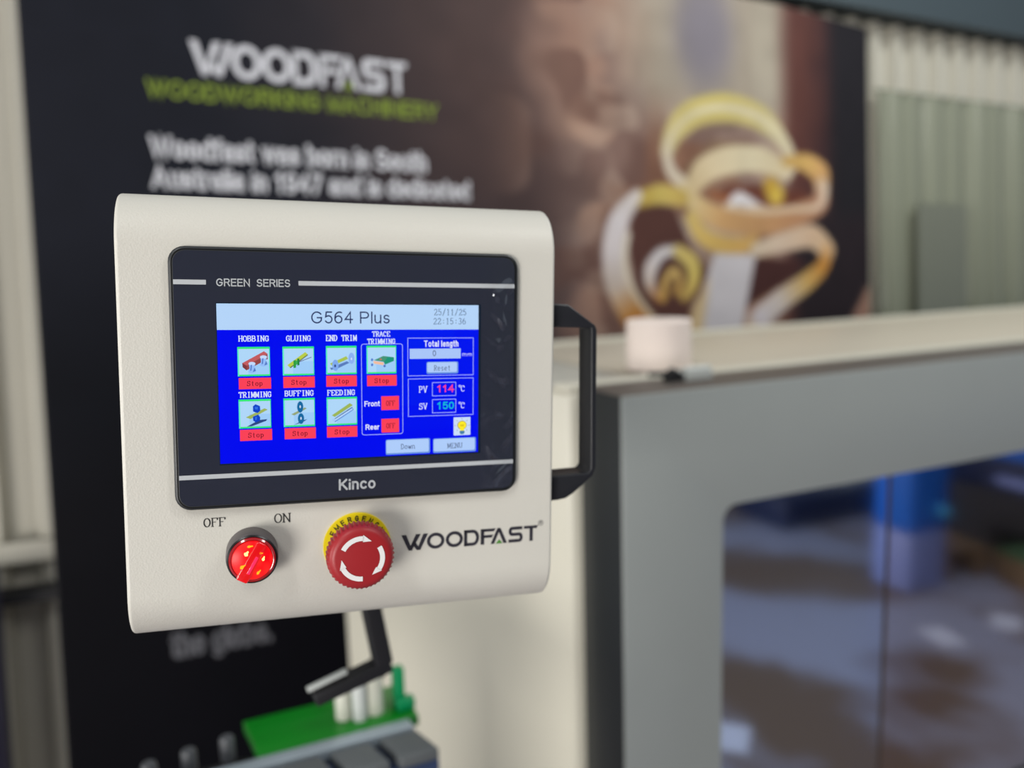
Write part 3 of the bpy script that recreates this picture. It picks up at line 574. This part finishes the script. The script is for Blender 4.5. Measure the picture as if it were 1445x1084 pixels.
# --- screen unit
def touch():
    t = MB().prism(rrect(-.1022, -.0762, .1031, .0750, .009), -.0002, .0045).build('screen_unit', M['bezel'], cp, bevel=.0016)
    q = lambda n, bb, m, **k: bb.build(n, m, t, merge=False, **k)
    q('faceplate', MB().poly(rrect(-.0995, -.0737, .1004, .0725, .0068), -.0004), M['glassface'])
    q('groove', MB().ribbon(rrect(-.1003, -.0745, .1012, .0733, .0075), .0006, -.0003, True), M['rim'])
    y = -.0006
    b = MB(); b.rect(-.0995, .0535, -.0822, .0562, y); b.rect(-.0315, .0537, .1004, .0563, y); b.rect(-.0995, -.0580, .1004, -.0554, y); q('silver_stripe', b, M['grey_print'])
    sans('GREEN  SERIES', (-.0768, .0527, -.0362, .0571), y, 'lettering', M['grey_print'], t, bold=.03)
    sans('Kinco', (-.0098, -.0691, .0123, -.0623), y, 'lettering', M['grey_print'], t, bold=.055)
    # display, laid out on an 800 x 480 grid
    K = .15408/800
    X = lambda u: -.07704+u*K
    Zz = lambda v: .04296-v*K
    R = lambda bb, u0, v0, u1, v1, y: bb.rect(X(u0), Zz(v1), X(u1), Zz(v0), y)
    bx = lambda c: (X(c[0]), Zz(c[3]), X(c[2]), Zz(c[1]))
    y1, y2, y3, y4, y5 = -.0007, -.0008, -.0009, -.0010, -.0011
    SC = M['screen']
    b = MB(); b.color((18, 32, 48)); R(b, -2, -3, 808, 484, -.00055); q('display_frame', b, SC)
    # backlight is a little uneven: a grid of slightly different blues
    b = MB()
    for i in range(10):
        for j in range(6):
            f = math.exp(-(((i-6.5)/3.2)**2+((j-1.5)/2.6)**2)); b.color((0, 8+int(22*f), 240)); R(b, i*80, j*80, i*80+80, j*80+80, y1)
    q('display', b, SC)
    b = MB(); b.color((182, 214, 250)); R(b, 0, 0, 800, 78, y2); q('header_bar', b, SC)
    sans('G564 Plus', bx((272, 22, 512, 59)), y3, 'lettering', SC, t, (34, 44, 92), bold=-.005, gap=.27)
    serif('25/11/25', bx((653, 13, 760, 32)), y3, 'lettering', SC, t, (78, 102, 140), .11, .07)
    serif('22:15:36', bx((651, 42, 758, 61)), y3, 'lettering', SC, t, (78, 102, 140), .11, .07)
    for s_, c in (('HOBBING', (60, 96, 147, 112)), ('GLUING', (197, 96, 270, 112)), ('END TRIM', (315, 95, 409, 112)), ('TRACE', (457, 84, 513, 99)), ('TRIMMING', (442, 107, 529, 122)),
                  ('TRIMMING', (57, 265, 151, 281)), ('BUFFING', (190, 264, 276, 280)), ('FEEDING', (317, 265, 402, 281))):
        serif(s_, bx(c), y3, 'lettering', SC, t, (224, 234, 255), .17, .11, 1.08)
    # tiles
    tiles = {}
    for n_, u, v in (('hob', 56, 129), ('glue', 186, 129), ('end', 315, 128), ('trace', 439, 128), ('trim', 56, 287), ('buff', 186, 287), ('feed', 315, 287)):
        b = MB(); b.color((50, 232, 118)); R(b, u, v, u+93, v+88, y2); b.color((92, 240, 190)); R(b, u, v+6, u+4, v+88, y3)
        b.color((176, 216, 250)); R(b, u+4, v+6, u+91, v+83, y3)
        b.color((160, 206, 250)); R(b, u+30, v+45, u+91, v+83, y3-.00002)
        q('icon_tile', b, SC); tiles[n_] = (u, v)
    def icon(n_, shapes):
        u, v = tiles[n_]; b = MB(); yy = y4
        for kind, c, p in shapes:
            b.color(c); yy -= .00002
            if kind == 'p': b.poly([(X(u+a*93), Zz(v+c_*88)) for a, c_ in p], yy)
            elif kind == 'e': b.ell(X(u+p[0]*93), Zz(v+p[1]*88), p[2]*93*K, p[3]*88*K, yy, 20, p[4] if len(p) > 4 else 0)
            elif kind == 'l': b.ribbon([(X(u+a*93), Zz(v+c_*88)) for a, c_ in p[1:]], p[0]*93*K, yy)
        q('icon', b, SC)
    RD, RL = (128, 56, 62), (196, 92, 96); LB, DB = (150, 190, 250), (84, 122, 200)
    def bobbin(x, y): return [('p', LB, [(x-.10, y-.16), (x+.10, y-.16), (x+.08, y), (x+.12, y+.14), (x, y+.18), (x-.12, y+.14), (x-.08, y)]), ('e', (196, 220, 255), (x, y-.15, .11, .06)), ('p', DB, [(x-.04, y-.1), (x, y-.12), (x-.02, y+.08), (x-.06, y+.1)]), ('p', DB, [(x+.02, y+.14), (x+.12, y+.10), (x+.08, y-.02)])]
    icon('hob', [('p', RL, [(.14, .55), (.82, .15), (.93, .24), (.28, .64)]), ('p', RD, [(.14, .55), (.28, .64), (.27, .80), (.15, .69)]), ('p', (150, 72, 72), [(.28, .64), (.93, .24), (.93, .42), (.27, .80)])]+bobbin(.80, .50)+bobbin(.44, .72))
    icon('glue', [('p', (186, 206, 70), [(.14, .64), (.72, .19), (.80, .27), (.22, .72)]), ('p', (96, 110, 90), [(.22, .72), (.80, .27), (.80, .31), (.24, .75)]), ('l', (90, 84, 130), [.02, (.52, .53), (.92, .37)]), ('p', (44, 156, 66), [(.34, .48), (.42, .46), (.42, .73), (.34, .74)]), ('p', (34, 130, 60), [(.46, .42), (.53, .41), (.53, .64), (.46, .66)]), ('p', (60, 176, 84), [(.41, .50), (.47, .46), (.47, .60), (.41, .66)])])
    icon('end', [('p', (90, 124, 190), [(.30, .70), (.68, .54), (.76, .60), (.40, .78)]), ('p', (90, 124, 190), [(.12, .76), (.22, .76), (.24, .82), (.16, .84)]), ('p', (172, 196, 76), [(.12, .62), (.66, .36), (.72, .46), (.20, .70)]), ('e', (128, 170, 240), (.30, .68, .105, .20)), ('e', (40, 60, 120), (.29, .70, .03, .05)), ('e', (140, 178, 244), (.83, .44, .10, .20)), ('e', (226, 238, 255), (.83, .46, .02, .045))])
    icon('trace', [('p', (30, 150, 120), [(.24, .52), (.56, .37), (.92, .42), (.92, .55), (.62, .68), (.56, .56)]), ('p', (70, 150, 120), [(.24, .52), (.56, .37), (.72, .40), (.58, .58)]), ('e', (190, 120, 100), (.47, .49, .04, .03)), ('p', (244, 190, 160), [(.22, .54), (.58, .60), (.56, .70), (.24, .64)]), ('e', (90, 130, 210), (.18, .50, .04, .05)), ('e', (90, 130, 210), (.18, .68, .04, .05)), ('e', (80, 110, 190), (.60, .73, .04, .045))])
    icon('trim', [('p', (44, 70, 130), [(.24, .94), (.62, .72), (.88, .70), (.84, .76), (.40, .93)]), ('p', (160, 180, 92), [(.21, .62), (.80, .32), (.90, .37), (.36, .68)]), ('p', (14, 66, 200), [(.44, .24), (.52, .17), (.66, .24), (.67, .40), (.58, .48), (.44, .42)]), ('p', (50, 110, 230), [(.50, .26), (.60, .27), (.58, .36), (.50, .34)]), ('p', (14, 66, 200), [(.43, .60), (.60, .53), (.66, .62), (.65, .74), (.52, .80), (.44, .74)]), ('p', (50, 110, 230), [(.50, .62), (.56, .60), (.55, .72), (.50, .72)])])
    icon('buff', [('p', (44, 90, 150), [(.32, .94), (.56, .80), (.76, .74), (.62, .84)]), ('p', (150, 166, 120), [(.24, .56), (.68, .33), (.74, .37), (.34, .60)]), ('e', (20, 104, 160), (.53, .31, .10, .20)), ('e', (214, 230, 250), (.53, .30, .022, .05)), ('e', (20, 104, 160), (.55, .72, .10, .19)), ('e', (214, 230, 250), (.55, .71, .022, .05))])
    icon('feed', [('l', (84, 134, 214), [.10, (.24, .84), (.86, .42)]), ('l', (190, 220, 255), [.05, (.24, .83), (.84, .43)]), ('l', (40, 60, 110), [.02, (.26, .77), (.84, .37)]), ('p', (158, 182, 86), [(.16, .64), (.76, .22), (.86, .30), (.26, .70)]), ('e', (170, 205, 250), (.22, .80, .045, .055))])
    stops = [(58, 222), (187, 221), (315, 220), (440, 221), (58, 379), (188, 379), (315, 379)]
    for u, v in stops:
        b = MB(); b.color((252, 66, 88)); R(b, u, v, u+93, v+34, y2); q('stop_button', b, SC)
        serif('Stop', bx((u+23, v+10, u+69, v+24)), y3, 'lettering', SC, t, (96, 6, 26), .14, .09)
    def frame(c, r=0, w=1.7):
        p = [(X(a), Zz(d)) for a, d in (rrect(c[0], c[1], c[2], c[3], max(r, .01), 4))]
        b = MB(); b.color((176, 190, 255)); b.ribbon(p, w*K, y2, True); q('group_outline', b, SC)
    frame((423, 123, 552, 409), 7); frame((569, 105, 783, 225)); frame((570, 235, 783, 355)); frame((648, 248, 725, 291)); frame((648, 303, 725, 346))
    for v, s_ in ((288, 'Front'), (360, 'Rear')):
        b = MB(); b.color((252, 66, 88)); R(b, 484, v, 540, v+44, y2); q('toggle_button', b, SC)
        serif('OFF', bx((499, v+15, 527, v+30)), y3, 'lettering', SC, t, (120, 14, 30), .11, .08)
    sans('Front', bx((431, 302, 479, 319)), y3, 'lettering', SC, t, (236, 240, 255), bold=.045); sans('Rear', bx((434, 376, 477, 393)), y3, 'lettering', SC, t, (236, 240, 255), bold=.045)
    sans('Total length', bx((621, 113, 733, 133)), y3, 'lettering', SC, t, (236, 240, 255), bold=.03, gap=.38); sans('mm', bx((746, 152, 778, 164)), y3, 'lettering', SC, t, (224, 230, 255))
    b = MB(); b.color((172, 200, 250)); R(b, 575, 139, 741, 171, y2); q('number_field', b, SC); serif('O', bx((649, 145, 661, 162)), y3, 'lettering', SC, t, (40, 50, 90), .11, .11)
    def soft(c, s_, tb, r=5):
        b = MB(); b.color((104, 146, 226)); b.poly([(X(a), Zz(d)) for a, d in rrect(c[0], c[1], c[2], c[3], r)], y2)
        b.color((176, 206, 252)); b.poly([(X(a), Zz(d)) for a, d in rrect(c[0]+2, c[1]+2, c[2]-4, c[3]-5, r)], y3); q('soft_button', b, SC)
        serif(s_, bx(tb), y4, 'lettering', SC, t, (50, 60, 100), .11, .08, 1.1)
    soft((629, 181, 733, 220), 'Reset', (653, 193, 708, 209)); soft((497, 427, 640, 476), 'Down', (545, 443, 591, 459)); soft((650, 430, 793, 477), 'MENU', (697, 447, 747, 463))
    serif('PV', bx((604, 259, 631, 279)), y3, 'lettering', SC, t, (224, 232, 255), .13, .08); serif('SV', bx((604, 314, 631, 333)), y3, 'lettering', SC, t, (224, 232, 255), .13, .08)
    sans('114', bx((663, 256, 719, 280)), y3, 'lettering', SC, t, (255, 70, 130), bold=.05, gap=.26); sans('150', bx((663, 311, 719, 335)), y3, 'lettering', SC, t, (24, 190, 214), bold=.05, gap=.26)
    for v in (258, 313):
        serif('C', bx((741, v+2, 757, v+20)), y3, 'lettering', SC, t, (230, 236, 255), .12, .08)
        b = MB(); b.color((230, 236, 255)); b.ribbon([(X(738+3*math.cos(a)), Zz(v+3+3*math.sin(a))) for a in [2*PI*i/10 for i in range(10)]], 1.6*K, y3, True); q('degree_sign', b, SC)
    b = MB(); b.color((206, 224, 250)); R(b, 718, 363, 774, 422, y2); b.color((90, 110, 160))
    for i in range(8):
        a = 2*PI*i/8; b.ribbon([(X(746+21*math.cos(a)), Zz(390+20*math.sin(a))), (X(746+25*math.cos(a)), Zz(390+24*math.sin(a)))], 1.6*K, y3)
    b.color((110, 100, 30)); b.ell(X(746), Zz(389), 15.5*K, 14.5*K, y3); b.color((255, 236, 40)); b.ell(X(746), Zz(389), 14*K, 13*K, y4)
    b.color((255, 236, 40)); R(b, 739, 398, 753, 408, y4); b.color((70, 130, 170)); R(b, 738, 407, 754, 416, y4-.00002); b.ell(X(746), Zz(416), 6*K, 3*K, y4-.00002)
    b.color((190, 150, 20)); b.ribbon([(X(740), Zz(386)), (X(743), Zz(393)), (X(746), Zz(387)), (X(749), Zz(393)), (X(752), Zz(386))], 1.5*K, y5); q('lamp_icon', b, SC)
    # clear film, creased along the right margin and faintly elsewhere
    f = MB(); nx, nz = 120, 90; rs = np.random.RandomState(11)
    gx = np.linspace(-.0985, .0996, nx+1); gz = np.linspace(-.0727, .0716, nz+1); GX, GZ = np.meshgrid(gx, gz); H = np.zeros_like(GX)
    for k_ in range(46):
        right = k_ < 30; cx_ = rs.uniform(.078, .099) if right else rs.uniform(-.095, .09); cz_ = rs.uniform(-.07, .06); a_ = rs.uniform(.6, 2.4) if right else rs.uniform(0, 3.14)
        if not right and abs(cz_) < .045: cz_ = math.copysign(.058, cz_)
        L_ = rs.uniform(.004, .011); w_ = rs.uniform(.0010, .0024); amp = rs.uniform(.0005, .0013)*(1 if right else .4)
        u_ = (GX-cx_)*math.cos(a_)+(GZ-cz_)*math.sin(a_); v_ = -(GX-cx_)*math.sin(a_)+(GZ-cz_)*math.cos(a_)+.25*u_*u_/L_
        H += amp*np.exp(-(u_/L_)**2-(v_/w_)**2)
    edge = np.minimum(np.minimum(GX-gx[0], gx[-1]-GX), np.minimum(GZ-gz[0], gz[-1]-GZ)); H *= np.clip(edge/.002, 0, 1)
    f.v = [(float(GX[a, c]), -.0014-min(float(H[a, c]), .0022), float(GZ[a, c])) for a in range(nz+1) for c in range(nx+1)]
    f.f = [(a*(nx+1)+c, a*(nx+1)+c+1, (a+1)*(nx+1)+c+1, (a+1)*(nx+1)+c) for a in range(nz) for c in range(nx)]; f.c = [f.col]*len(f.f)
    o = q('protective_film', f, M['film'])
    for p in o.data.polygons: p.use_smooth = True
touch()
# --- printed labels on the box
serif('OFF', (-.0875, -.0873, -.0750, -.0823), .0038, 'lettering', M['black_print'], cp, (0, 0, 0), .14, .07, 1.02)
serif('ON', (-.0478, -.0876, -.0380, -.0823), .0038, 'lettering', M['black_print'], cp, (0, 0, 0), .14, .07, 1.02)
wordmark(.0289, -.1113, .0102, .97, .0038, M['logo_print'], M['green_print'], cp, (0, 0, 0), 'wordmark')
b = MB(); cx, cz, r = .1213, -.0997, .0016
b.ribbon([(cx+r*math.cos(a), cz+r*math.sin(a)) for a in [2*PI*i/20 for i in range(20)]], .00028, .0038, True)
b.ribbon([(cx-.0005, cz-.0008), (cx-.0005, cz+.0008), (cx+.0004, cz+.0007), (cx+.0005, cz+.0001), (cx-.0005, cz)], .00025, .0038); b.ribbon([(cx, cz), (cx+.0006, cz-.0008)], .00025, .0038)
b.build('registered_sign', M['logo_print'], cp, merge=False)
# --- handle on the right side
out = [(.1285, .0446), (.1425, .0438), (.1620, .0300), (.1632, .0270), (.1640, -.0665), (.1620, -.0722), (.1480, -.0835), (.1425, -.0868), (.1360, -.0878), (.1285, -.0878)]
inn = [(.1285, .0290), (.1590, .0282), (.1602, -.0675), (.1580, -.0702), (.1285, -.0712)]
b = MB(); yh0, yh1 = .013, .036
ring_ = out[:]+inn[::-1]; b.prism(ring_, yh0, yh1); b.build('handle', M['black_metal'], cp, bevel=.0012)
for za, zb_ in ((.030, .0475), (-.090, -.073)): MB().box(.1293, .1335, .016, .045, za, zb_).build('handle_foot', M['black_metal'], cp, bevel=.001)
# --- lit selector switch
SX, SZ = -.0606, -.1040
sw = MB().lathe([(.0148, .0042), (.0148, -.0075), (.0144, -.0105), (.0138, -.0110), (.0120, -.0110)], SX, SZ, 64).build('selector_switch', M['collar'], cp, smooth=True)
MB().lathe([(.0138, -.0090), (.0142, -.0122), (.0134, -.0128), (.0118, -.0122), (.0118, -.009)], SX, SZ, 64).build('black_rim', M['rim'], sw, smooth=True)
MB().lathe([(.0131, -.0110), (.0130, -.0135), (.0120, -.0142), (.0105, -.0136)], SX, SZ, 64).build('lens_ring', M['lens_dark'], sw, smooth=True)
MB().lathe([(.0116, -.0120), (.0112, -.0146), (.0085, -.0158), (.004, -.0164), (.0, -.0166)], SX, SZ, 48).build('lens', M['lens'], sw, smooth=True)
def rot(pts, a): c, s_ = math.cos(a), math.sin(a); return [(SX+x*c-z*s_, SZ+x*s_+z*c) for x, z in pts]
ang = math.radians(-29)
MB().prism(rot([(-.0032, -.0130), (.0032, -.0130), (.0036, -.010), (.0030, .0105), (.0020, .0118), (-.0020, .0118), (-.0030, .0105), (-.0036, -.010)], ang), -.0171, -.0150).build('grip', M['lens_edge'], sw, bevel=.0012, seg=4)
MB().prism(rot([(.0004, -.0075), (.0021, -.0075), (.0021, .0035), (.0004, .0035)], ang), -.0174, -.0168).build('grip_ridge', mat('pink grip ridge', (235, 40, 80), .15, emis=((250, 40, 84), .7)), sw, bevel=.0003)
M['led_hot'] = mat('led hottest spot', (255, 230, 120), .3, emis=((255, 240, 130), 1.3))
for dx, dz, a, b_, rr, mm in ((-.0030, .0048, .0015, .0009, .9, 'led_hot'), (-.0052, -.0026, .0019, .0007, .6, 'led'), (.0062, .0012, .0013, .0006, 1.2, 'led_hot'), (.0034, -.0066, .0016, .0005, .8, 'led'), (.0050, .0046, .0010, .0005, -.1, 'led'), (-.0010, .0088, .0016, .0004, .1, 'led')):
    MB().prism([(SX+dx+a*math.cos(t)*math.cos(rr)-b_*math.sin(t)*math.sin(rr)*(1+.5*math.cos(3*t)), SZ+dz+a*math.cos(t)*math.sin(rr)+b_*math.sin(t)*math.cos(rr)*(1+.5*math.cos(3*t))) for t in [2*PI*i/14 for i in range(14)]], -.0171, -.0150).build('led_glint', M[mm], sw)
# --- emergency stop
EX, EZ = .0006, -.1052
es = MB().lathe([(.0206, .0042), (.0206, .0028), (.0202, .0024), (.006, .0024)], .0013, -.1050, 72).build('emergency_stop', M['yellow'], cp, smooth=True)
def arc_text(word, a0, da, r0, h):
    for i, ch in enumerate(word):
        a = math.radians(a0-da*i); w = h*.66 if ch != 'M' else h*.9
        o = sans(ch, (-w/2, 0, w/2, h), 0, 'lettering', M['black_print'], es, bold=.06)
        o.matrix_local = Matrix.Translation((.0013+r0*math.cos(a), .0021, -.1050+r0*math.sin(a))) @ Matrix.Rotation(-(a-PI/2), 4, 'Y')
arc_text('EMERGENCY', 150, 14.8, .0155, .0034)
MB().lathe([(.0105, .0025), (.0105, -.0125), (.012, -.0135)], EX, EZ, 40).build('stem', M['bezel'], es, smooth=True)
tooth = lambda k, r: 1.0 if r < .0192 else (1.03 if k % 4 in (0, 1) else .985)
MB().lathe([(.013, -.0120), (.0183, -.0118), (.0193, -.0125), (.0194, -.0195), (.0189, -.0212), (.0183, -.0226), (.0166, -.0240), (.0150, -.0243), (.0, -.0246)], EX, EZ, 176, mod=tooth).build('mushroom_knob', M['red_knob'], es, smooth=True)
for a0 in (152, 32, -88):
    b = MB(); R_ = .0121; w = .0029; yy = -.02475
    p = [(EX+R_*math.cos(math.radians(a0-68*i/12)), EZ+R_*math.sin(math.radians(a0-68*i/12))) for i in range(13)]
    b.ribbon(p, w, yy); e = math.radians(a0-66); f_ = math.radians(a0-92); Rn = lambda r, a: (EX+r*math.cos(a), EZ+r*math.sin(a))
    b.poly([Rn(R_+.0021, e), Rn(R_-.0021, e), Rn(R_-.0004, f_)], yy); b.build('white_arrow', M['white_print'], es, merge=False)

# ================================================================== things seen only as reflections in the hood window
def crate(loc, rz, label, top, sx, sy, sz):
    t = thing('wooden_crate', label, 'crate', loc); t.rotation_euler = (0, 0, rz); n = 4
    for i in range(n): MB().box(-sx/2, sx/2, -sy/2+sy*i/n, -sy/2+sy*(i+.9)/n, sz-.018, sz).build('board', M[top], t)
    for x in (-sx/2+.03, sx/2-.03): MB().box(x-.03, x+.03, -sy/2, sy/2, 0, sz-.019).build('bearer', M['wood'], t)
crate((3.30, -.60, 0), .2, 'bare wooden crate mirrored in the hood window beneath the blue machine', 'wood', .24, .34, .13)
crate((3.46, -.16, 0), .2, 'green-topped wooden crate mirrored at the right edge of the hood window', 'wood_green', .24, .36, .14)
t = thing('workshop_machine', 'blue and black workshop machine mirrored in the hood window upper right', 'machine', (4.05, -.3, 0))
MB().box(-.35, .6, -.62, .8, .30, .47).build('body', M['dblue'], t, bevel=.01); MB().box(-.45, .6, -.45, .8, .48, .53).build('blue_beam', M['blue'], t, bevel=.01)
MB().box(-.33, .6, -.60, .8, 0, .29).build('base', M['dark'], t); MB().box(-.37, -.351, -.3, .5, .33, .38).build('front_rail', M['lilac'], t)
t = thing('blue_cabinet', 'bright blue upright cabinet mirrored beside the hood window seam', 'cabinet', (3.0, -.52, 0))
MB().box(-.10, .12, -.1, .1, .0, .26).build('lower_door', M['lilac'], t, bevel=.01); MB().box(-.10, .12, -.1, .1, .265, .9).build('upper_door', M['blue'], t, bevel=.01)
MB().lathe([(.03, .1), (.03, .12), (.02, .13)], .08, .34, 24).build('dial', mat('cyan dial', (90, 200, 250), .3), t, smooth=True)
t = thing('navy_crate', 'low navy crate with pale lid mirrored at the hood window top', 'crate', (3.45, -1.50, 0))
MB().box(-.42, .4, -.2, .2, 0, .17).build('box', M['dblue'], t, bevel=.01); MB().box(.05, .25, -.15, .15, .172, .20).build('lid', M['pale'], t, bevel=.01)
for x, y, rz, l in ((2.68, -.08, .3, 'white paper sheet on the floor, mirrored in the middle of the hood window'), (1.55, .08, .8, 'white paper sheet on the floor, mirrored low in the hood window corner'), (3.0, -.05, 1.0, 'white paper sheet on the floor, mirrored at the right edge of the hood window')):
    b = MB(); b.box(-.052, .052, -.074, .074, 0, .002); o = b.build('paper_sheet', M['paper']); o.location = (x, y, .001); o.rotation_euler = (0, 0, rz); tag(o, l, 'paper', 'papers on the workshop floor')
